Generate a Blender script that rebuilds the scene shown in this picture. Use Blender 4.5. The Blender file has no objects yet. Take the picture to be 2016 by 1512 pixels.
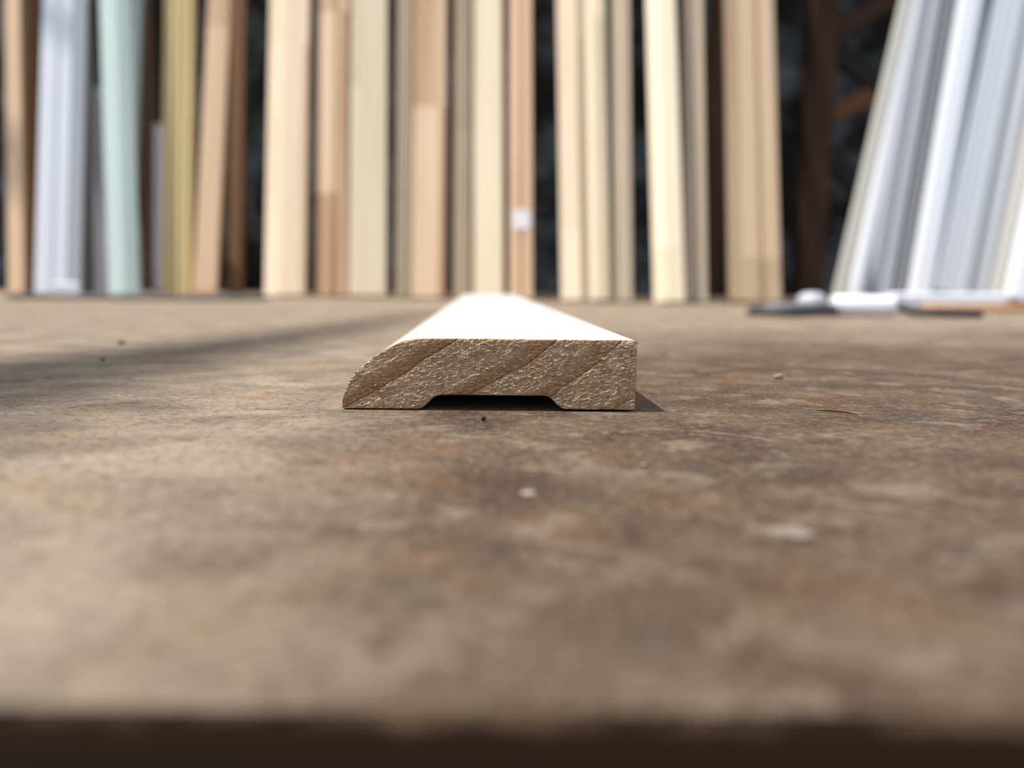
import bpy, math, random
import numpy as np
from mathutils import Vector, Matrix

random.seed(7)
S = bpy.context.scene
COL = S.collection

# ------------------------------------------------------------------ camera
F_PX, CX, CY = 1560.0, 1008.0, 756.0
CAM = Vector((0.0, 0.0, 0.0244))
PITCH = math.atan(198.0 / F_PX)
ROLL = math.radians(0.5)
FWD = Vector((0, math.cos(PITCH), -math.sin(PITCH)))
_U0 = Vector((0, math.sin(PITCH), math.cos(PITCH)))
_R0 = Vector((1, 0, 0))
RGT = _R0 * math.cos(ROLL) + _U0 * math.sin(ROLL)
UP = _U0 * math.cos(ROLL) - _R0 * math.sin(ROLL)
cam_data = bpy.data.cameras.new('camera')
cam = bpy.data.objects.new('camera', cam_data)
COL.objects.link(cam)
m = Matrix((RGT, UP, -FWD)).transposed().to_4x4()
m.translation = CAM
cam.matrix_world = m
cam_data.sensor_width = 36.0
cam_data.lens = 36.0 * F_PX / 2016.0
cam_data.clip_start = 0.002
cam_data.clip_end = 100
cam_data.dof.use_dof = True
cam_data.dof.focus_distance = 0.1555
cam_data.dof.aperture_fstop = cam_data.lens / 2.8
S.camera = cam


def ray(px, py):
    return (FWD + RGT * ((px - CX) / F_PX) - UP * ((py - CY) / F_PX)).normalized()


def ground(px, py, z=0.0):
    d = ray(px, py)
    return CAM + d * ((z - CAM.z) / d.z)


def at_y(px, py, y):
    d = ray(px, py)
    return CAM + d * ((y - CAM.y) / d.y)


# ------------------------------------------------------------------ light
SUN = Vector((-0.45, -0.075, 1.0)).normalized()      # towards the sun
w = bpy.data.worlds.new('sky')
S.world = w
w.use_nodes = True
bg = w.node_tree.nodes['Background']
bg.inputs['Color'].default_value = (0.80, 0.90, 1.06, 1)
bg.inputs['Strength'].default_value = 0.88
sd = bpy.data.lights.new('sun', 'SUN')
sd.energy = 6.2
sd.color = (1.0, 0.955, 0.89)
sd.angle = math.radians(0.53)
so = bpy.data.objects.new('sun', sd)
so.rotation_euler = SUN.to_track_quat('Z', 'Y').to_euler()
so.location = (-3, -1, 6)
COL.objects.link(so)
S.view_settings.view_transform = 'Standard'
S.view_settings.look = 'None'
S.view_settings.exposure = 0.0
S.view_settings.gamma = 1.0
S.view_settings.use_curve_mapping = False


# ------------------------------------------------------------------ helpers
def srgb(r, g, b):
    f = lambda c: (c / 12.92 if c <= 0.04045 else ((c + 0.055) / 1.055) ** 2.4)
    return (f(r / 255), f(g / 255), f(b / 255), 1.0)


class NT:
    """tiny node-tree writer"""
    def __init__(self, name, rough=0.6, spec=0.35):
        self.mat = bpy.data.materials.new(name)
        self.mat.use_nodes = True
        self.t = self.mat.node_tree
        self.b = self.t.nodes['Principled BSDF']
        self.b.inputs['Roughness'].default_value = rough
        self.b.inputs['Specular IOR Level'].default_value = spec

    def n(self, typ, **kw):
        nd = self.t.nodes.new(typ)
        for k, v in kw.items():
            setattr(nd, k, v)
        return nd

    def l(self, a, b):
        self.t.links.new(a, b)

    def put(self, sock, v):
        if isinstance(v, bpy.types.NodeSocket):
            self.l(v, sock)
        else:
            sock.default_value = v

    def coord(self, scale=(1, 1, 1), loc=(0, 0, 0), kind='Object'):
        tc = self.n('ShaderNodeTexCoord')
        mp = self.n('ShaderNodeMapping')
        mp.inputs['Scale'].default_value = scale
        mp.inputs['Location'].default_value = loc
        self.l(tc.outputs[kind], mp.inputs['Vector'])
        return mp.outputs['Vector']

    def noise(self, vec, scale, detail=4, rough=0.55, dist=0.0):
        nd = self.n('ShaderNodeTexNoise')
        nd.inputs['Scale'].default_value = scale
        nd.inputs['Detail'].default_value = detail
        nd.inputs['Roughness'].default_value = rough
        nd.inputs['Distortion'].default_value = dist
        self.l(vec, nd.inputs['Vector'])
        return nd.outputs['Fac']

    def math(self, op, a, b=0.0, c=0.0):
        nd = self.n('ShaderNodeMath', operation=op)
        self.put(nd.inputs[0], a); self.put(nd.inputs[1], b); self.put(nd.inputs[2], c)
        return nd.outputs[0]

    def remap(self, v, a, b, c=0.0, d=1.0):
        nd = self.n('ShaderNodeMapRange', interpolation_type='SMOOTHSTEP')
        self.put(nd.inputs['Value'], v)
        nd.inputs['From Min'].default_value = a; nd.inputs['From Max'].default_value = b
        nd.inputs['To Min'].default_value = c; nd.inputs['To Max'].default_value = d
        return nd.outputs['Result']

    def mix(self, f, a, b, mode='MIX'):
        nd = self.n('ShaderNodeMix', data_type='RGBA', blend_type=mode)
        self.put(nd.inputs['Factor'], f)
        self.put(nd.inputs[6], a); self.put(nd.inputs[7], b)
        return nd.outputs[2]

    def color(self, c):
        self.put(self.b.inputs['Base Color'], c)

    def bump(self, h, dist, strength=1.0):
        nd = self.n('ShaderNodeBump')
        nd.inputs['Distance'].default_value = dist
        nd.inputs['Strength'].default_value = strength
        self.l(h, nd.inputs['Height'])
        self.l(nd.outputs['Normal'], self.b.inputs['Normal'])


def mesh_obj(name, verts, faces, mat, parent=None, smooth=False):
    me = bpy.data.meshes.new(name)
    me.from_pydata([tuple(v) for v in verts], [], faces)
    me.update()
    if smooth:
        me.polygons.foreach_set('use_smooth', [True] * len(me.polygons))
    if mat is not None:
        me.materials.append(mat)
    o = bpy.data.objects.new(name, me)
    COL.objects.link(o)
    if parent is not None:
        o.parent = parent
    return o


def empty(name, loc=(0, 0, 0)):
    o = bpy.data.objects.new(name, None)
    o.empty_display_size = 0.05
    o.location = loc
    COL.objects.link(o)
    return o


def tag(o, label=None, cat=None, group=None, kind=None):
    if label: o['label'] = label
    if cat: o['category'] = cat
    if group: o['group'] = group
    if kind: o['kind'] = kind
    return o


def box_vf(x0, x1, y0, y1, z0, z1, b=0.0):
    """box with chamfered edges (b)"""
    if b <= 0:
        v = [(x, y, z) for z in (z0, z1) for y in (y0, y1) for x in (x0, x1)]
        f = [(0, 2, 3, 1), (4, 5, 7, 6), (0, 1, 5, 4), (2, 6, 7, 3), (0, 4, 6, 2), (1, 3, 7, 5)]
        return v, f
    prof = []
    for z, k in ((z0, b), (z0 + b, 0), (z1 - b, 0), (z1, b)):
        prof.append([(x0 + k, y0 + b, z), (x0 + b, y0 + k, z), (x1 - b, y0 + k, z), (x1 - k, y0 + b, z),
                     (x1 - k, y1 - b, z), (x1 - b, y1 - k, z), (x0 + b, y1 - k, z), (x0 + k, y1 - b, z)])
    v = [p for r in prof for p in r]
    f = []
    for r in range(3):
        for i in range(8):
            j = (i + 1) % 8
            f.append((r * 8 + i, r * 8 + j, r * 8 + 8 + j, r * 8 + 8 + i))
    f.append(tuple(reversed(range(8))))
    f.append(tuple(range(24, 32)))
    return v, f


def tube_vf(pts, radii, n=10):
    v, f = [], []
    pts = [Vector(p) for p in pts]
    for i, p in enumerate(pts):
        d = (pts[min(i + 1, len(pts) - 1)] - pts[max(i - 1, 0)]).normalized()
        a = d.orthogonal().normalized() if i == 0 else (a - d * a.dot(d)).normalized()
        c = d.cross(a)
        r = radii[i] if hasattr(radii, '__len__') else radii
        for k in range(n):
            t = 2 * math.pi * k / n
            v.append(p + (a * math.cos(t) + c * math.sin(t)) * r)
    for i in range(len(pts) - 1):
        for k in range(n):
            j = (k + 1) % n
            f.append((i * n + k, i * n + j, (i + 1) * n + j, (i + 1) * n + k))
    f.append(tuple(reversed(range(n))))
    f.append(tuple(range((len(pts) - 1) * n, len(pts) * n)))
    return v, f


# ------------------------------------------------------------------ materials
def wood_mat(name, light, dark, joint=0.35, streak=60.0, rough=0.55, jointlen=0.42, seed=0.0):
    """planed wood: long grain along local Z, finger-jointed lengths of differing tone"""
    k = NT(name, rough, 0.3)
    oi = k.n('ShaderNodeObjectInfo')
    off = k.math('MULTIPLY', oi.outputs['Random'], 37.0)
    cb = k.n('ShaderNodeCombineXYZ')
    k.put(cb.inputs[0], off); k.put(cb.inputs[1], seed); k.put(cb.inputs[2], off)
    tc = k.n('ShaderNodeTexCoord')
    ad = k.n('ShaderNodeVectorMath', operation='ADD')
    k.l(tc.outputs['Object'], ad.inputs[0]); k.l(cb.outputs[0], ad.inputs[1])
    mp = k.n('ShaderNodeMapping')
    mp.inputs['Scale'].default_value = (1, 1, 0.045)
    k.l(ad.outputs[0], mp.inputs['Vector'])
    g1 = k.noise(mp.outputs['Vector'], streak, 4, 0.6, 0.6)
    g2 = k.noise(mp.outputs['Vector'], streak * 0.35, 2, 0.5, 0.3)
    sep = k.n('ShaderNodeSeparateXYZ')
    k.l(ad.outputs[0], sep.inputs[0])
    # joint index varies with height and, on wide pieces, across the width
    cell = k.math('FLOOR', k.math('DIVIDE', sep.outputs[2], jointlen))
    cellx = k.math('FLOOR', k.math('MULTIPLY', sep.outputs[0], 26.0))
    wn = k.n('ShaderNodeTexWhiteNoise', noise_dimensions='2D')
    cv = k.n('ShaderNodeCombineXYZ')
    k.put(cv.inputs[0], cell); k.put(cv.inputs[1], cellx)
    k.l(cv.outputs[0], wn.inputs['Vector'])
    f = k.math('MULTIPLY_ADD', g1, 0.55, k.math('MULTIPLY', g2, 0.5))
    f = k.math('ADD', k.math('SUBTRACT', f, 0.12), k.math('MULTIPLY', k.math('SUBTRACT', wn.outputs['Value'], 0.5), joint))
    k.color(k.mix(k.remap(f, 0.15, 0.85), light, dark))
    k.bump(g1, 0.0004, 0.4)
    return k.mat


def paint_mat(name, c, rough=0.35, var=0.06):
    k = NT(name, rough, 0.4)
    v = k.coord((1, 1, 0.1))
    f = k.noise(v, 30, 3)
    d = (c[0] * (1 - var), c[1] * (1 - var), c[2] * (1 - var), 1)
    k.color(k.mix(f, c, d))
    k.bump(k.noise(v, 200, 2), 0.0002, 0.3)
    return k.mat


def plain_mat(name, c, rough=0.5, spec=0.4, var=0.15, scale=40, metal=0.0):
    k = NT(name, rough, spec)
    k.b.inputs['Metallic'].default_value = metal
    f = k.noise(k.coord(), scale, 4)
    d = (c[0] * (1 - var), c[1] * (1 - var), c[2] * (1 - var), 1)
    k.color(k.mix(f, c, d))
    return k.mat


def bench_mat():
    k = NT('worn_plywood', 0.62, 0.32)
    o = k.coord()
    ox = k.coord((0.8, 1, 1))
    sep = k.n('ShaderNodeSeparateXYZ'); k.l(o, sep.inputs[0])
    big = k.noise(ox, 9, 3, 0.5, 0.4)
    mid = k.noise(ox, 60, 5, 0.62, 0.5)
    mid2 = k.noise(k.coord((0.75, 1, 1), (3.1, 1.7, 0)), 95, 5, 0.6, 0.8)
    fine = k.noise(o, 620, 5, 0.7, 0.2)
    grit = k.noise(o, 3000, 3, 0.65)
    red = k.noise(k.coord((0.8, 1, 1), (7.7, 2.2, 0)), 55, 3, 0.55, 0.6)
    gry = k.noise(k.coord((0.75, 1, 1), (1.3, 9.2, 0)), 80, 4, 0.6, 0.6)
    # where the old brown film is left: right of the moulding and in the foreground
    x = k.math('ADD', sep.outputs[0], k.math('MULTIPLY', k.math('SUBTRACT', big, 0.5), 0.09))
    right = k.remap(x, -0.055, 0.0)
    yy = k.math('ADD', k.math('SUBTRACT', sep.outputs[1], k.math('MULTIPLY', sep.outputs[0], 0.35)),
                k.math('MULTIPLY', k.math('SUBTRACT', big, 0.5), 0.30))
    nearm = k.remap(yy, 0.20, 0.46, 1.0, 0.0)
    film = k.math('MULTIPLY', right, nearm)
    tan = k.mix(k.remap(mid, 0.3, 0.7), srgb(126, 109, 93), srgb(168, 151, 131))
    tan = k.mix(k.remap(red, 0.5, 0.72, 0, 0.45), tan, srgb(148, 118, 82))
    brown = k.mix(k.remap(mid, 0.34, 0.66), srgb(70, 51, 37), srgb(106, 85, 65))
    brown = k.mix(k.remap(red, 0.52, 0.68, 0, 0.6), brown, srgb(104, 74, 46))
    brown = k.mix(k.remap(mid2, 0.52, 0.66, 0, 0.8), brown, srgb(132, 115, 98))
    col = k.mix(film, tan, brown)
    col = k.mix(k.remap(gry, 0.56, 0.72, 0, 0.55), col, srgb(78, 74, 69))
    col = k.mix(k.remap(mid2, 0.28, 0.42, 0.5, 0), col, srgb(62, 47, 36))
    fm = k.math('MULTIPLY_ADD', fine, 0.55, k.math('MULTIPLY', grit, 0.45))
    col = k.mix(k.remap(fm, 0.39, 0.50, 0.8, 0.0), col, srgb(58, 43, 34))
    col = k.mix(k.remap(fm, 0.52, 0.64, 0.0, 0.7), col, srgb(158, 142, 124))
    k.color(col)
    h = k.math('ADD', k.math('MULTIPLY', fine, 0.5), k.math('MULTIPLY', grit, 0.5))
    k.bump(h, 0.0009, 0.9)
    return k.mat


def endgrain_mat():
    k = NT('pine_end_grain', 0.75, 0.18)
    at = k.n('ShaderNodeAttribute', attribute_name='late')
    o = k.coord()
    n1 = k.noise(o, 900, 4, 0.65)
    n2 = k.noise(k.coord((0.35, 1, 1)), 3200, 3, 0.6)
    n3 = k.noise(o, 160, 3, 0.5)
    early = k.mix(k.remap(n1, 0.3, 0.7), srgb(140, 114, 90), srgb(184, 156, 127))
    early = k.mix(k.remap(n3, 0.5, 0.7, 0, 0.6), early, srgb(160, 128, 90))
    late = k.mix(k.remap(n2, 0.3, 0.7), srgb(110, 79, 52), srgb(142, 107, 75))
    c = k.mix(at.outputs['Fac'], early, late)
    k.color(c)
    k.bump(n2, 0.00015, 0.6)
    return k.mat


def planed_mat():
    k = NT('planed_pine', 0.5, 0.3)
    v = k.coord((1, 0.04, 1))
    g = k.noise(v, 420, 4, 0.6, 0.4)
    g2 = k.noise(k.coord((1, 0.25, 1)), 60, 3)
    c = k.mix(k.remap(g, 0.35, 0.7), srgb(198, 196, 193), srgb(190, 186, 180))
    c = k.mix(k.remap(g2, 0.5, 0.75, 0, 0.6), c, srgb(192, 183, 172))
    sp = k.noise(k.coord(), 2400, 2)
    c = k.mix(k.remap(sp, 0.71, 0.76, 0, 0.6), c, srgb(120, 95, 70))
    k.color(c)
    return k.mat


def wall_mat():
    k = NT('sooty_concrete', 0.9, 0.1)
    n1 = k.noise(k.coord(), 7, 4, 0.6)
    n2 = k.noise(k.coord(), 45, 4, 0.6)
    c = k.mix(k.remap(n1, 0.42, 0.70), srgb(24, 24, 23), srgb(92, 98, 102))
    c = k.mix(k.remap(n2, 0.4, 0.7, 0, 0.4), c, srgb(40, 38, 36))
    k.color(c)
    k.bump(n2, 0.006, 0.6)
    return k.mat


M = {}
M['bench'] = bench_mat()
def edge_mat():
    """front edge with the shade of its face put into the colour, wood tone at the upper arris"""
    k = NT('painted_shade_edge', 0.85, 0.05)
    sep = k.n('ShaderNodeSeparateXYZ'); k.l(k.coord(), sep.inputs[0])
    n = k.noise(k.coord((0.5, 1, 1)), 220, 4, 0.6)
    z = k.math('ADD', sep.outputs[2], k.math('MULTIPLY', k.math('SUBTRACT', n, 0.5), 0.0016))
    k.color(k.mix(k.remap(z, -0.0003, 0.0006), srgb(24, 16, 10), srgb(104, 84, 66)))  # shade on the edge face painted near-black, plain wood brown above
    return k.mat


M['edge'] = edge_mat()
M['leg'] = wood_mat('bench_timber', srgb(120, 92, 66), srgb(80, 58, 40))
M['end'] = endgrain_mat()
M['planed'] = planed_mat()
M['wall'] = wall_mat()
M['floor'] = plain_mat('bare_earth_floor', srgb(128, 116, 102), 0.9, 0.1, 0.4, 6)
M['rack'] = wood_mat('dark_rack_timber', srgb(74, 45, 24), srgb(34, 19, 9), 0.1)
M['pine'] = wood_mat('pale_pine', srgb(236, 214, 186), srgb(196, 168, 136), 0.4)
M['cream'] = wood_mat('cream_pine', srgb(230, 216, 188), srgb(196, 178, 146), 0.35)
M['peach'] = wood_mat('peach_pine', srgb(226, 194, 160), srgb(186, 150, 116), 0.35)
M['knotty'] = wood_mat('mixed_pine', srgb(220, 194, 164), srgb(168, 132, 98), 0.6, 50, jointlen=0.30)
M['tan'] = wood_mat('tan_pine', srgb(188, 165, 136), srgb(148, 124, 96), 0.4)
M['greybeige'] = wood_mat('grey_beige_pine', srgb(188, 172, 150), srgb(146, 130, 110), 0.3)
M['ochre'] = wood_mat('ochre_pine', srgb(208, 190, 140), srgb(174, 154, 104), 0.15)
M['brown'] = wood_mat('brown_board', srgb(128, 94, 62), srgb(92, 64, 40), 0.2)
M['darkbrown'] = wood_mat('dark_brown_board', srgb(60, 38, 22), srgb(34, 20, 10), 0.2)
M['shaded_green'] = paint_mat('shaded_olive', srgb(66, 66, 56), 0.6, 0.3)  # recessed board, its shade put into the dark colour
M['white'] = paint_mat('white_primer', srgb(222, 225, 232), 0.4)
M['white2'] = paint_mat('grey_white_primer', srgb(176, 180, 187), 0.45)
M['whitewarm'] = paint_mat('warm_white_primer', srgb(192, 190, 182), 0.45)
M['shaded_pale'] = paint_mat('shaded_pale_primer', srgb(150, 147, 156), 0.5)  # white and pale boards standing in shade, the shade mixed into the colour
M['mint'] = paint_mat('pale_mint_primer', srgb(200, 218, 212), 0.4)

# ------------------------------------------------------------------ setting
EDGE_Y = ground(1008, 1402).y - 0.004
v, f = box_vf(-5, 5, 2.02, 2.22, -0.86, 3.4)
tag(mesh_obj('wall_back', v, f, M['wall']), 'dark sooty concrete wall behind the leaning boards', 'wall', kind='structure')
v, f = box_vf(-6, 6, -4, 2.3, -0.96, -0.86)
tag(mesh_obj('floor', v, f, M['floor']), 'bare earth floor under the bench', 'floor', kind='structure')

bench = tag(empty('workbench', (0, EDGE_Y, -0.86)), 'worn brown plywood workbench top the moulding lies on', 'workbench')
BX, BY = 1.55, 1.74


def bench_part(name, vf, mat):
    o = mesh_obj(name, vf[0], vf[1], mat)
    o.parent = bench
    o.matrix_parent_inverse = Matrix.Translation(-Vector(bench.location))
    return o


bench_part('top', box_vf(-BX, BX, EDGE_Y + 0.004, BY, -0.018, 0.0), M['bench'])
# rounded dark front edge
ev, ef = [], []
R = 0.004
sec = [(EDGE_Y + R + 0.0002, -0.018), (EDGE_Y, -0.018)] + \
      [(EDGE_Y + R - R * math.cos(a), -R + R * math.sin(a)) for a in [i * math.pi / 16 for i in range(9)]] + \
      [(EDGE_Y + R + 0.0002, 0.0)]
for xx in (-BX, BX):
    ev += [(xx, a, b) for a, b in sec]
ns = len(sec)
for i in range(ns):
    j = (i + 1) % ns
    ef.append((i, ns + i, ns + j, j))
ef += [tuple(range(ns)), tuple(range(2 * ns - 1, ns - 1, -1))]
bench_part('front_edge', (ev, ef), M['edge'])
for x0 in (-BX + 0.06, BX - 0.13):
    for y0 in (EDGE_Y + 0.05, BY - 0.12):
        bench_part('leg', box_vf(x0, x0 + 0.07, y0, y0 + 0.07, -0.86, -0.098, 0.003), M['leg'])
for y0 in (EDGE_Y + 0.05, BY - 0.08):
    bench_part('rail', box_vf(-BX + 0.05, BX - 0.05, y0, y0 + 0.035, -0.098, -0.018, 0.002), M['leg'])
for x0 in (-BX + 0.05, BX - 0.09):
    bench_part('side_rail', box_vf(x0, x0 + 0.035, EDGE_Y + 0.09, BY - 0.085, -0.098, -0.018, 0.002), M['leg'])

# ------------------------------------------------------------------ the moulding in focus
P0 = np.random.RandomState(3).rand(256, 256)


def vn(x, y, s=0):
    x = np.asarray(x) + s * 17.3; y = np.asarray(y) + s * 9.1
    xi = np.floor(x).astype(int); yi = np.floor(y).astype(int)
    fx = x - xi; fy = y - yi
    fx = fx * fx * (3 - 2 * fx); fy = fy * fy * (3 - 2 * fy)
    g = lambda a, b: P0[a % 256, b % 256]
    return (g(xi, yi) * (1 - fx) * (1 - fy) + g(xi + 1, yi) * fx * (1 - fy)
            + g(xi, yi + 1) * (1 - fx) * fy + g(xi + 1, yi + 1) * fx * fy)


DB = ground(680, 806.4).y          # world y of the sawn end
cpx = lambda p: (p[0] / 2.88 + 640.0, p[1] / 2.88 + 560.0)


def face_xz(p):
    q = at_y(*cpx(p), DB)
    return q.x, q.z


top_px = [(97, 660), (104, 632), (114, 600), (128, 562), (144, 534), (168, 502), (205, 466), (250, 430), (295, 398),
          (340, 370), (385, 346), (430, 326), (470, 315), (510, 309.5), (560, 307.5), (620, 307), (900, 309.5),
          (1300, 313.5), (1720, 317), (1757, 318.5), (1770, 326)]
bot_px = [(97, 701), (300, 703), (520, 704.5), (545, 700), (565, 688), (590, 664), (612, 642), (635, 630), (665, 626),
          (900, 627.5), (1235, 631), (1262, 636), (1285, 650), (1310, 676), (1335, 697), (1362, 707), (1500, 709),
          (1735, 711), (1757, 708), (1770, 694)]
T = np.array([face_xz(p) for p in top_px]); B = np.array([face_xz(p) for p in bot_px])
xl, xr = T[0, 0], T[-1, 0]
B[0, 0] = xl; B[-1, 0] = xr
NU, NV = 820, 170
uu = np.linspace(0, 1, NU)
xs = xl + (xr - xl) * (0.35 * uu ** 2 + 0.65 * uu)
zt = np.interp(xs, T[:, 0], T[:, 1]); zb = np.interp(xs, B[:, 0], B[:, 1])
vv = np.linspace(0, 1, NV)
X = np.repeat(xs[:, None], NV, 1)
Z = zb[:, None] + (zt - zb)[:, None] * vv[None, :]
Xm, Zm = (X - xl) * 1000, Z * 1000
rings = [[(60, 718), (170, 660), (300, 590), (420, 520), (560, 425), (660, 360), (770, 300), (860, 240)],
         [(700, 690), (825, 618), (960, 545), (1060, 490), (1140, 455), (1220, 390), (1320, 312), (1400, 250)],
         [(1130, 735), (1270, 640), (1390, 550), (1480, 490), (1560, 430), (1680, 318), (1740, 260)],
         [(1560, 740), (1700, 672), (1800, 600), (1960, 480), (2100, 310)]]
late = np.zeros_like(X); crack = np.zeros_like(X); ramp = np.zeros_like(X)
wob = 0.35 * (vn(Xm / 2.2, Zm / 1.4, 5) - 0.5) + 0.16 * (vn(Xm / 0.5, Zm / 0.4, 6) - 0.5)
for i, r in enumerate(rings):
    q = np.array([face_xz(p) for p in r]); q = q[np.argsort(q[:, 1])]
    xrng = (np.interp(Z, q[:, 1], q[:, 0]) - xl) * 1000 + wob
    d = xrng - Xm                                   # >0 on the latewood side
    wdt = [6.2, 6.6, 6.0, 4.5][i]
    amp = [1.0, 0.9, 0.75, 0.5][i]
    fade = np.clip((wdt - d) / (wdt * 0.75), 0, 1)
    late = np.maximum(late, amp * np.where(d > 0, fade * fade * (3 - 2 * fade), np.exp(-(d / 0.10) ** 2)))
    crack = np.maximum(crack, amp * np.exp(-((d + 0.13) / 0.13) ** 2) * (0.35 + 0.9 * vn(Xm / 1.1, Zm / 1.1, 9)))
    ramp = np.maximum(ramp, np.where(d < 0, np.exp(d / 2.5), 0))
late = np.clip(late + 0.18 * (vn(Xm / 0.9, Zm / 0.5, 11) - 0.5), 0, 1)
rid = lambda a: 1 - np.abs(2 * a - 1)
sk = Zm - 0.25 * Xm
rough = (0.30 * (rid(vn(Xm / 1.05, sk / 0.42, 1)) - 0.5) + 0.22 * (rid(vn(Xm / 0.55, Zm / 0.27, 2)) - 0.5)
         + 0.13 * (vn(Xm / 0.22, Zm / 0.15, 3) - 0.5) + 0.22 * (vn(Xm / 3.0, Zm / 1.6, 4) - 0.5))
smooth = 0.035 * (vn(Xm / 1.6, Zm / 0.12, 7) - 0.5) + 0.04 * (vn(Xm / 0.3, Zm / 0.25, 8) - 0.5)
H = (1 - late) * rough * (0.45 + 0.45 * vn(Xm / 6, Zm / 4, 12)) + late * (smooth + 0.06) - 0.30 * crack - 0.07 * ramp
# crumbs of loose fibre standing proud
rs = np.random.RandomState(5)
for _ in range(80):
    cx_, cz_, rr = rs.uniform(1, 56), rs.uniform(0.5, 13), rs.uniform(0.08, 0.22)
    H += (1 - 0.85 * late) * rs.uniform(0.1, 0.28) * np.exp(-(((Xm - cx_) / (rr * 1.5)) ** 2 + ((Zm - cz_) / rr) ** 2) ** 2)
for cxp, czp, rr in ((1370, 353, 0.33), (1578, 425, 0.30), (288, 574, 0.22)):
    a, b = face_xz((cxp, czp))
    H += 0.45 * np.exp(-(((Xm - (a - xl) * 1000) / (rr * 1.2)) ** 2 + ((Zm - b * 1000) / rr) ** 2) ** 2)
# the rim: torn slightly back and ragged
edge_d = np.minimum((1 - vv)[None, :] * (zt - zb)[:, None], vv[None, :] * (zt - zb)[:, None]) * 1000
edge_d = np.minimum(edge_d, np.minimum(Xm, Xm[-1, 0] - Xm) + 0.02)
H -= 0.16 * np.exp(-edge_d / 0.18)
rag = 0.00009 * (vn(Xm[:, -1] / 0.28, 0 * xs, 21) - 0.45) + 0.00006 * (vn(Xm[:, -1] / 0.1, 0 * xs, 22) - 0.5)
Zr = Z + rag[:, None] * (vv[None, :] ** 6)
Yf = DB - H * 0.001
HEAD = ray(949, 557.5)
HEAD = Vector((HEAD.x / HEAD.y, 1.0))               # heading of the moulding on the bench
LEN = 0.60

vid = np.arange(NU * NV).reshape(NU, NV)
verts = np.stack([X, Yf, Zr], -1).reshape(-1, 3)
q = np.stack([vid[:-1, :-1], vid[1:, :-1], vid[1:, 1:], vid[:-1, 1:]], -1).reshape(-1, 4)
# closed outline: top left->right, right side down, bottom right->left, left side up
loop = list(vid[:, -1]) + list(vid[-1, ::-1][1:]) + list(vid[::-1, 0][1:]) + list(vid[0, 1:-1])
loop = np.array(loop)
nl = len(loop)
clean = np.stack([X, Yf * 0 + DB, Z], -1).reshape(-1, 3)[loop]
r0 = verts[loop]
r1 = clean + np.array([HEAD.x, 1, 0]) * 0.0010
r2 = clean + np.array([HEAD.x, 1, 0]) * LEN
base = len(verts)
allv = np.concatenate([verts, r0, r1, r2])
ids = np.arange(nl); jds = (ids + 1) % nl
s1 = np.stack([base + ids, base + nl + ids, base + nl + jds, base + jds], -1)
s2 = np.stack([base + nl + ids, base + 2 * nl + ids, base + 2 * nl + jds, base + nl + jds], -1)
faces = [tuple(a) for a in q] + [tuple(a) for a in s1] + [tuple(a) for a in s2] + [tuple(base + 2 * nl + ids)]
me = bpy.data.meshes.new('timber_profile')
me.from_pydata(allv.tolist(), [], faces)
me.update()
me.polygons.foreach_set('use_smooth', [True] * (len(faces) - 1) + [False])
me.materials.append(M['end']); me.materials.append(M['planed'])
me.polygons.foreach_set('material_index', [0] * len(q) + [1] * (len(faces) - len(q)))
at = me.attributes.new('late', 'FLOAT', 'POINT')
at.data.foreach_set('value', np.concatenate([late.reshape(-1), np.zeros(3 * nl)]).astype(np.float32))
mould = bpy.data.objects.new('timber_profile', me)
COL.objects.link(mould)
tag(mould, 'length of pale pine moulding with rounded edge and rough sawn end, lying on the plywood', 'moulding')

# stray fibres torn out along the top edge of the sawn end
fv, ff = [], []
for k in range(46):
    a = rs.uniform(0.12, 0.995)
    i = int(a * (NU - 1))
    p = Vector((xs[i], DB - 0.00005, zt[i] - 0.00006))
    L = rs.uniform(0.0002, 0.0007)
    d = Vector((rs.uniform(-1, 1), rs.uniform(-0.9, 0.1), rs.uniform(0.05, 0.9))).normalized()
    bend = Vector((rs.uniform(-1, 1), 0, rs.uniform(-0.6, 0.4))) * L * 0.4
    tv, tf = tube_vf([p, p + d * L * 0.5, p + d * L + bend], [0.00003, 0.000025, 0.000012], 4)
    o0 = len(fv); fv += tv; ff += [tuple(o0 + x for x in t) for t in tf]
# the loose curl at the right-hand corner
c0 = at_y(1252, 671, DB - 0.0001)
pts = [c0 + Vector((0.0005 * math.sin(t), 0, 0.0007 * (1 - math.cos(t)) - 0.0014)) for t in np.linspace(0.3, 2.6, 7)]
tv, tf = tube_vf(pts, 0.00003, 5)
o0 = len(fv); fv += tv; ff += [tuple(o0 + x for x in t) for t in tf]
tag(mesh_obj('wood_fibres', fv, ff, M['end'], mould), 'torn fibres along the sawn top edge', kind='stuff')

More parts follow.
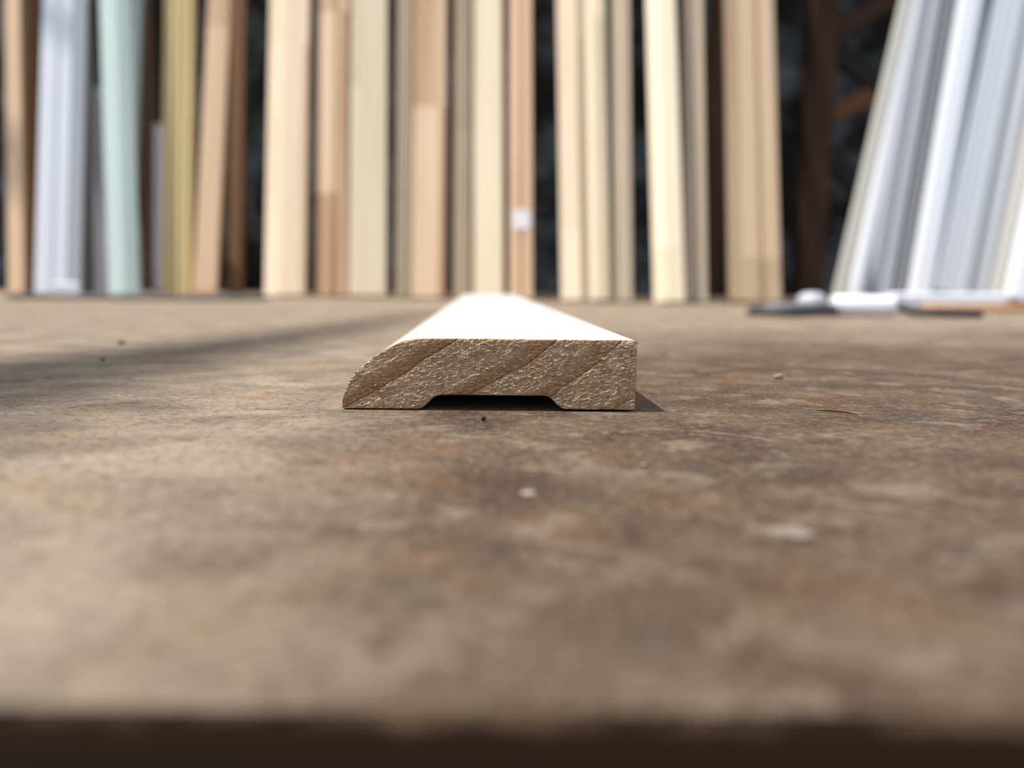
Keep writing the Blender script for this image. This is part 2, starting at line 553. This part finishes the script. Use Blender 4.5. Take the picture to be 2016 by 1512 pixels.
# ------------------------------------------------------------------ boards at the back
PROF = {
    'flat': [(-.5, .82), (-.47, 1), (.47, 1), (.5, .82)],
    'round': [(-.5, .45), (-.46, .7), (-.38, .88), (-.25, .98), (0, 1), (.25, .98), (.38, .88), (.46, .7), (.5, .45)],
    'bevel': [(-.5, .35), (-.44, .5), (-.15, .92), (-.05, 1), (.47, 1), (.5, .9)],
    'bevelr': [(-.5, .9), (-.47, 1), (.05, 1), (.15, .92), (.44, .5), (.5, .35)],
    'ogee': [(-.5, .8), (-.47, 1), (-.30, 1), (-.27, .80), (-.2, .72), (-.08, .9), (.02, .95), (.1, .85), (.2, .6),
             (.32, .5), (.35, .36), (.47, .36), (.5, .3)],
    'ogeer': [(-.5, .3), (-.47, .4), (-.35, .4), (-.32, .55), (-.2, .62), (-.1, .88), (-.02, .95), (.08, .9), (.2, .72),
              (.27, .8), (.30, 1), (.47, 1), (.5, .8)],
    'reed': [(-.5, .5), (-.46, .85), (-.38, 1), (-.30, .85), (-.27, .6), (-.23, .85), (-.12, 1), (-.02, .85), (0, .6),
             (.03, .85), (.13, 1), (.23, .85), (.27, .6), (.30, .85), (.38, 1), (.46, .85), (.5, .5)],
    'groove': [(-.5, .9), (-.48, 1), (-.12, 1), (-.08, .55), (.08, .55), (.12, 1), (.48, 1), (.5, .9)],
    'twin': [(-.5, .9), (-.47, 1), (-.14, 1), (-.10, .82), (-.04, .82), (0, 1), (.24, 1), (.30, .72), (.5, .4)],
    'groover': [(-.5, .9), (-.48, 1), (.10, 1), (.14, .6), (.22, .6), (.26, 1), (.48, 1), (.5, .9)],
}
REST_Y, REST_Z = 1.760, 2.2


def board(label, mat, b, t, Y, prof='flat', th=0.014, yaw=0.0, L=2.45, cat='board', name='pine_board', lean=None, group='boards leaning along the back', layer=0):
    """b, t: left/right pixel columns where the board meets the bench and where it leaves the top of the photo"""
    if lean is None:
        lean = math.atan2(REST_Y - .026 * layer - Y, REST_Z)
    tl = math.tan(lean)
    zpx = F_PX / Y
    xb = ((b[0] + b[1]) * .5 - CX) / zpx
    wd = abs(b[1] - b[0]) / zpx
    tx = (t[0] + t[1]) * .5
    for it in range(6):
        # point of the leaning plane  y = Y + z*tan(lean)  seen at the top of the frame
        d = ray(tx, 0)
        s = (Y + CAM.z * tl - CAM.y) / (d.y - d.z * tl)
        ax = (CAM + d * s - Vector((xb, Y, 0))).normalized()
        xa = Vector((1, 0, 0)); xa = (xa - ax * xa.dot(ax)).normalized()
        ya = ax.cross(xa)
        rot = Matrix.Rotation(math.radians(yaw), 3, ax)
        xa = rot @ xa; ya = rot @ ya
        pr = [(u * wd, -c * th) for u, c in PROF[prof]]
        sec = [(-.5 * wd, 0.0)] + pr + [(.5 * wd, 0.0)]
        low = min((xa * x + ya * y).z for x, y in sec)
        org = Vector((xb, Y, -low))
        def span(h):
            cs = []
            for x, y in sec:
                c = org + xa * x + ya * y + ax * h - CAM
                cs.append(CX + F_PX * c.dot(RGT) / c.dot(FWD))
            return min(cs), max(cs)
        h_top = (CAM + d * s - org).length
        b0, b1 = span(0.0); t0, t1 = span(h_top)
        xb += ((b[0] + b[1]) - (b0 + b1)) * .5 / zpx
        tx += ((t[0] + t[1]) - (t0 + t1)) * .5
        wd *= 0.5 * (abs(b[1] - b[0]) / (b1 - b0) + abs(t[1] - t[0]) / (t1 - t0))
    n = len(sec)
    vs = [(x, y, z) for z in (0.0, L) for x, y in sec]
    fs = [(i, (i + 1) % n, n + (i + 1) % n, n + i) for i in range(n)]
    fs += [tuple(reversed(range(n))), tuple(range(n, 2 * n))]
    fs = [tuple(reversed(x)) for x in fs]
    o = mesh_obj(name, vs, fs, mat)
    mw = Matrix((xa, ya, ax)).transposed().to_4x4()
    mw.translation = org
    o.matrix_world = mw
    tag(o, label, cat, group)
    return o


W = board
W('pale pine strip at the far left edge, dappled with shade', M['peach'], (16, 54), (8, 46), 1.30, 'flat', .012, 8)
W('narrow brown pine strip beside the leftmost pale strip', M['brown'], (50, 68), (44, 84), 1.36, 'reed', .012, 10)
W('white primed moulding with two ridges, leftmost of the white boards', M['white'], (66, 162), (86, 172), 1.24, 'twin', .018, 9, name='primed_profile', layer=2)
W('dark olive board in shade between the white and mint boards', M['shaded_green'], (156, 206), (168, 206), 1.44, 'flat', .012, 0, name='shade_toned_board', layer=0, L=1.2, lean=math.radians(8))
W('short white strip, toned grey for its shade, behind the left edge of the mint board', M['shaded_pale'], (188, 216), (180, 206), 1.40, 'flat', .008, 0, L=0.36, lean=math.radians(7), name='shade_toned_board')
W('pale mint green primed board widening towards the bench', M['mint'], (209, 281), (200, 254), 1.2, 'bevelr', .016, 4, name='primed_board', layer=4)
W('thin pale mint strip behind the mint board', M['mint'], (240, 262), (258, 284), 1.48, 'flat', .008, 0, name='primed_board', layer=0)
W('pale grey strip in shade left of the ochre board', M['shaded_pale'], (303, 322), (304, 326), 1.42, 'flat', .008, 0, L=0.30, lean=math.radians(7), name='shade_toned_board')
W('ochre yellow board with fine ridges', M['ochre'], (317, 380), (322, 388), 1.24, 'reed', .012, 5, layer=2)
W('smooth peach coloured board leaning against the ochre one', M['peach'], (382, 428), (409, 458), 1.24, 'flat', .016, 12, layer=2)
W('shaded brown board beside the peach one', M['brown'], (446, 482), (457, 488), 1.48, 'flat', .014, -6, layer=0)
W('wide bright pine board right of the first black gap', M['pine'], (521, 603), (531, 612), 1.24, 'bevel', .018, 8)
W('ridged peach-brown pine moulding beside the brightest cream board', M['knotty'], (619, 688), (625, 690), 1.25, 'ogeer', .016, 4, name='pine_profile')
W('brightest cream board in the middle left of the row', M['cream'], (689, 760), (691, 764), 1.22, 'flat', .018, 10)
W('narrow grooved grey-beige moulding left of the patchy tan board', M['greybeige'], (780, 812), (782, 817), 1.21, 'reed', .012, 2, name='pine_profile')
W('tan pine board with a darker jointed patch near the top', M['knotty'], (812, 876), (817, 880), 1.20, 'flat', .014, 4)
W('thin ridged grey-beige strip left of the pale cream board', M['greybeige'], (894, 930), (896, 932), 1.18, 'reed', .012, -6, name='pine_profile', layer=1)
W('pale cream board directly behind the end of the moulding', M['cream'], (932, 993), (934, 988), 1.15, 'flat', .016, 2, layer=2)
sticker_board = W('slim pinkish pine strip with a small white sticker', M['peach'], (1006, 1046), (1002, 1048), 1.12, 'groove', .014, 5)
W('beige board on the right edge of the widest black gap', M['pine'], (1105, 1145), (1096, 1133), 1.06, 'flat', .012, -2, layer=1)
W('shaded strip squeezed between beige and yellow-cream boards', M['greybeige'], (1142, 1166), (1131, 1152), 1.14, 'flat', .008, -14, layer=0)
W('yellow-cream board with a bright rounded face', M['cream'], (1161, 1202), (1149, 1194), 1.06, 'round', .016, 6, layer=1)
W('narrow grey-beige board left of the second black gap', M['greybeige'], (1209, 1242), (1200, 1242), 1.065, 'ogeer', .012, 2, name='pine_profile', layer=1)
W('cream board slanting to the right towards its foot', M['cream'], (1284, 1352), (1274, 1326), 1.03, 'bevel', .014, 2, layer=2)
W('grey-beige grooved board beside the slanting cream board', M['greybeige'], (1350, 1392), (1342, 1384), 1.05, 'groove', .012, 2, layer=1)
W('wide tan board with a dark groove, last wood board before the rack post', M['tan'], (1426, 1544), (1427, 1518), 1.08, 'groover', .014, -2)
# white primed boards on the right
W('thin warm white strip, outermost of the slanting white boards', M['whitewarm'], (1632, 1668), (1776, 1796), 1.15, 'flat', .009, 8, name='primed_board', layer=4)
W('slim bluish white slanting board next to the outermost strip', M['white'], (1664, 1704), (1786, 1814), 1.18, 'round', .012, 4, name='primed_board', layer=2)
W('light grey slanting board left of the dark slit', M['white2'], (1703, 1778), (1808, 1878), 1.24, 'ogee', .014, -4, name='primed_profile', layer=1)
W('bright white slanting moulding right of the dark slit', M['white'], (1790, 1836), (1880, 1948), 1.14, 'bevelr', .016, 3, name='primed_profile', layer=2)
W('wide pale blue-grey slanting moulding with flutes', M['white2'], (1842, 1948), (1957, 2066), 1.13, 'ogeer', .014, 5, name='primed_profile', layer=2)
W('warm white slanting strip beside the rightmost bright board', M['whitewarm'], (1946, 1982), (2064, 2110), 1.1, 'flat', .010, -10, name='primed_board', layer=2)
W('rightmost bright white slanting board at the edge of the photo', M['white'], (1976, 2026), (2104, 2160), 1.02, 'bevelr', .016, 4, name='primed_board', layer=3)
W('grey white slanting board cut off by the right edge of the photo', M['white2'], (2024, 2090), (2150, 2230), 1.06, 'flat', .014, 0, name='primed_board', layer=1)

# sticker on the slim strip
mw = sticker_board.matrix_world.copy()
inv = mw.inverted()
for z in np.linspace(0.05, 0.4, 400):
    p = mw @ Vector((0, -0.014, z))
    c = p - CAM
    py = CY - F_PX * c.dot(UP) / c.dot(FWD)
    if py < 433:
        zs = z; break
v, f = box_vf(-.0125, .0125, -.0146, -.0141, zs - .014, zs + .014)
st = mesh_obj('sticker', v, f, plain_mat('white_paper', srgb(224, 222, 228), 0.5, 0.3, 0.05), sticker_board)
tag(st, 'small white paper sticker')

# ------------------------------------------------------------------ timber rack behind the boards
rack = tag(empty('timber_rack', (0.7, 1.80, -0.86)), 'dark brown timber rack with diagonal braces behind the boards', 'rack')


def rack_part(name, a, b, wx, wy, mat=None):
    a, b = Vector(a), Vector(b)
    L = (b - a).length
    v, f = box_vf(-wx / 2, wx / 2, -wy / 2, wy / 2, 0, L, .003)
    o = mesh_obj(name, v, f, mat or M['rack'])
    z = (b - a).normalized()
    y = Vector((0, 1, 0)); x = y.cross(z).normalized(); y = z.cross(x)
    mm = Matrix((x, y, z)).transposed().to_4x4(); mm.translation = a
    o.parent = rack
    o.matrix_parent_inverse = Matrix.Translation(-Vector(rack.location))
    o.matrix_basis = mm
    return o


RY = 1.80
def rx(px, py): return at_y(px, py, RY).x
def rz(px, py): return at_y(px, py, RY).z


for a, bq, wd in (((302, 560), (302, 0), .05), ((1408, 570), (1408, 0), .042), ((1582, 560), (1630, 0), .058), ((1930, 560), (2010, 0), .058)):
    x0 = 0.5 * (rx(*a) + rx(*bq))
    rack_part('post', (x0, RY, -0.86), (x0, RY, 2.4), wd, .045)
xp = 0.5 * (rx(1582, 560) + rx(1630, 0)); xq = 0.5 * (rx(1930, 560) + rx(2010, 0))
rack_part('beam', (-1.5, RY, REST_Z), (2.4, RY, REST_Z), .05, .045)


def brace(p0, p1, wd, mat=None):
    y0 = RY + .03
    A = at_y(*p0, y0); Bq = at_y(*p1, y0)
    rack_part('brace', A, Bq, wd, .02, mat)


bl = wood_mat('lit_brace_timber', srgb(122, 80, 42), srgb(88, 56, 28), 0.1)  # rack timber where light catches it, the brightness put into the colour
bd = wood_mat('black_brace_timber', srgb(34, 29, 26), srgb(20, 17, 15), 0.1)
brace((1585, 252), (1790, 152), .036, bl)
brace((1600, 88), (1830, -44), .038, M['rack'])
brace((1610, 75), (1800, 220), .048, bd)
brace((1575, 250), (1720, 400), .048, bd)

# ------------------------------------------------------------------ things lying on the bench
# grey flat strip along the foot of the left boards
gs = plain_mat('grey_weathered_strip', srgb(92, 89, 87), 0.6, 0.3, 0.4, 25)
a = ground(-60, 591); b = ground(468, 594)
v, f = box_vf(0, b.x - a.x, 0, .10, 0, .005, .001)
o = mesh_obj('flat_strip', v, f, gs); o.location = (a.x, .975, 0)
o.rotation_euler.z = math.radians(2)
tag(o, 'flat grey weathered strip lying at the foot of the left boards', 'strip')
# clear plastic offcut at the foot of the white moulding
pl = plain_mat('glossy_white_plastic', srgb(226, 228, 236), 0.08, 0.6, 0.05)
c = at_y(131, 570, 1.17)
v, f = box_vf(-.020, .020, -.004, .004, 0, .020, .002)
o = mesh_obj('plastic_offcut', v, f, pl); o.location = (c.x, 1.17, 0)
tag(o, 'small glossy white plastic offcut at the foot of the ridged white moulding', 'offcut')

# white strip and tan batten at the foot of the white boards
a = at_y(1752, 590, .99); b = at_y(2004, 600, .94)
v, f = box_vf(0, (b - a).length, 0, .022, 0, .017, .003)
o = mesh_obj('primed_offcut', v, f, M['white']); o.location = (a.x, .985, 0)
o.rotation_euler.z = math.radians(-3)
tag(o, 'white primed offcut lying along the foot of the slanting white boards', 'offcut')
a = at_y(1838, 610, .80); b = at_y(2090, 620, .75)
v, f = box_vf(0, b.x - a.x, 0, .030, 0, .007, .001)
o = mesh_obj('tan_batten', v, f, wood_mat('tan_batten_wood', srgb(206, 160, 112), srgb(178, 130, 84))); o.location = (a.x, .80, 0)
o.rotation_euler.z = math.radians(-4)
tag(o, 'thin tan batten lying in front of the slanting white boards', 'batten')

# hand tool: white barrel, dark loop at one end, black handle at the other
TY = .655
tool = empty('hand_tool', (at_y(1698, 615, TY).x, TY, 0))
tag(tool, 'white-barrelled hand tool with dark loop and black handle lying on the plywood', 'tool')
dk = plain_mat('dark_grey_rubber', srgb(58, 58, 62), 0.45, 0.4, 0.2)
px2m = TY / F_PX


def tool_part(name, vf, mat, smooth=False, parent=None):
    return mesh_obj(name, vf[0], vf[1], mat, parent or tool, smooth)


def xpos(px): return (px - 1698) * px2m


rb = .0085
zc = .0088
pts, rad = [], []
for u, r in ((-61, .006), (-60, .0078), (-55, rb), (0, rb * 1.02), (55, rb), (59, .0078), (60, .006)):
    pts.append((u * px2m, 0, zc)); rad.append(r)
tool_part('barrel', tube_vf(pts, rad, 24), plain_mat('white_plastic', srgb(240, 243, 248), 0.3, 0.5, 0.03), True)
pts, rad = [], []
for u, r, z in ((58, .0045, .011), (70, .0042, .0075), (85, .0036, .0045), (150, .0034, .004), (184, .0032, .0036), (188, .002, .0036)):
    pts.append((u * px2m, -.034 * min(1, (u - 58) / 60), z)); rad.append(r)
tool_part('handle', tube_vf(pts, rad, 14), dk, True)
pts = []
for i in range(33):
    t = 2 * math.pi * i / 32
    pts.append((xpos(1556) + .032 * math.cos(t), -.004 + .024 * math.sin(t), .0045 + .0015 * math.cos(t)))
tool_part('loop', tube_vf(pts, .0042, 10), dk, True)
disc = tool_part('dial', tube_vf([(xpos(1545), -.002, .006), (xpos(1545), -.002, .0062), (xpos(1545), -.002, .0098), (xpos(1545), -.002, .0104)],
                                 [.015, .0175, .0175, .015], 24), plain_mat('silver_metal', srgb(186, 188, 196), 0.3, 0.5, 0.1, 40, 0.6))
# pale rounded cap behind the loop
cp = []
for r, z in ((.011, 0), (.0125, .002), (.0128, .011), (.0115, .0155), (.008, .018), (.003, .019)):
    cp.append((r, z))
vs, fs = [], []
for r, z in cp:
    for i in range(24):
        t = 2 * math.pi * i / 24
        k_ = 1 + (0.03 if i % 2 else 0) * (z < .018)
        vs.append((r * k_ * math.cos(t), r * k_ * math.sin(t), z))
for j in range(len(cp) - 1):
    for i in range(24):
        i2 = (i + 1) % 24
        fs.append((j * 24 + i, j * 24 + i2, j * 24 + 24 + i2, j * 24 + 24 + i))
fs += [tuple(reversed(range(24))), tuple(range((len(cp) - 1) * 24, len(cp) * 24))]
o = mesh_obj('bottle_cap', vs, fs, plain_mat('pale_grey_plastic', srgb(186, 186, 194), 0.35, 0.5, 0.08), None, True)
o.location = (at_y(1598, 590, .735).x, .735, 0)
tag(o, 'pale grey round cap standing behind the dark loop of the tool', 'cap')


# crumbs and chips
def crumb(name, label, cat, px, py, size, mat, seed, flat=0.6):
    r = random.Random(seed)
    vs, fs = [], []
    n, rows = 9, 5
    for j in range(rows):
        ph = math.pi * (j + 0.5) / rows
        for i in range(n):
            t = 2 * math.pi * i / n
            k_ = r.uniform(0.72, 1.12)
            vs.append((size[0] * k_ * math.sin(ph) * math.cos(t), size[1] * k_ * math.sin(ph) * math.sin(t), size[2] * (k_ * math.cos(ph))))
    for j in range(rows - 1):
        for i in range(n):
            i2 = (i + 1) % n
            fs.append((j * n + i, (j + 1) * n + i, (j + 1) * n + i2, j * n + i2))
    fs += [tuple(range(n)), tuple(reversed(range((rows - 1) * n, rows * n)))]
    lo = min(q_[2] for q_ in vs)
    o = mesh_obj(name, vs, fs, mat)
    g = ground(px, py)
    o.location = (g.x, g.y, -lo)
    o.rotation_euler.z = r.uniform(-0.5, 0.5)
    return tag(o, label, cat)


dkc = plain_mat('dark_grit', srgb(40, 40, 44), 0.8, 0.2, 0.3, 900)
brc = plain_mat('brown_grit', srgb(104, 78, 50), 0.8, 0.2, 0.3, 900)
plc = plain_mat('pale_chip_wood', srgb(170, 154, 132), 0.7, 0.2, 0.2, 600)
crumb('grit_crumb', 'tiny black grit crumb in front of the moulding recess', 'crumb', 952, 829, (.0005, .0005, .00042), dkc, 1)
crumb('wood_crumb', 'brown crumb on the far left of the plywood', 'crumb', 240, 678, (.0017, .0016, .0007), brc, 2)
crumb('grit_crumb', 'small dark crumb on the left, nearer than the brown crumb', 'crumb', 203, 711, (.0008, .0008, .0005), brc, 3)
crumb('wood_chip', 'pale square wood chip right of the moulding', 'chip', 1533, 746, (.0014, .0010, .0007), plc, 4)
crumb('wood_chip', 'pale chip in the blurred foreground below the moulding', 'chip', 1040, 974, (.0010, .0010, .0002), plc, 5)
crumb('wood_chip', 'larger pale blurred chip in the right foreground', 'chip', 1556, 1056, (.0022, .0016, .00035), plain_mat('grey_chip_wood', srgb(140, 128, 114), 0.7, 0.2, 0.2, 600), 6)
crumb('wood_crumb', 'tiny yellowish chip right below the moulding', 'chip', 1270, 917, (.0008, .0006, .0002), plain_mat('yellow_chip_wood', srgb(146, 132, 100), 0.7, 0.2, 0.2, 600), 7)
# brown splinter lying right of the moulding
p0, p1 = ground(1606, 811), ground(1690, 819)
v, f = tube_vf([p0 + Vector((0, 0, .0003)), p0.lerp(p1, .3) + Vector((0, 0, .0006)), p0.lerp(p1, .7) + Vector((0, .0004, .0005)), p1 + Vector((0, 0, .0003))],
               [.00012, .0003, .00028, .0001], 6)
tag(mesh_obj('wood_splinter', v, f, brc), 'thin brown splinter lying right of the moulding', 'splinter')

# ------------------------------------------------------------------ bare tree branch overhead, which dapples the bench and the left boards
branch = tag(empty('tree_branch', (-3.2, -0.4, 3.5)), 'bare tree branch overhead casting soft shadow bands on bench and boards', 'branch')
bark = plain_mat('grey_bark', srgb(92, 82, 70), 0.9, 0.1, 0.4, 30)


def branch_part(name, pts, rad):
    v, f = tube_vf(pts, rad, 8)
    o = mesh_obj(name, v, f, bark, None, True)
    o.parent = branch
    o.matrix_parent_inverse = Matrix.Translation(-Vector(branch.location))


tl = 5.6
gp = [ground(-900, 900), ground(-300, 790), ground(60, 735), ground(330, 697), ground(560, 664), ground(760, 630), ground(850, 611)]
branch_part('limb', [p + SUN * (tl + 0.05 * i) for i, p in enumerate(gp)], [.046, .044, .038, .032, .024, .014, .008])
for pts, t, r in (([(-90, 190), (0, 168), (60, 150), (100, 142), (128, 152), (170, 168)], 1.9, .011),
                  ([(-60, 402), (10, 405), (60, 398)], 1.9, .009),
                  ([(196, 330), (228, 346), (290, 362), (345, 376), (385, 396), (440, 420)], 2.0, .009),
                  ([(-40, 250), (10, 290), (50, 300), (70, 330)], 1.9, .012)):
    branch_part('twig', [at_y(px, py, 1.33) + SUN * (t + 0.02 * i) for i, (px, py) in enumerate(pts)], r)
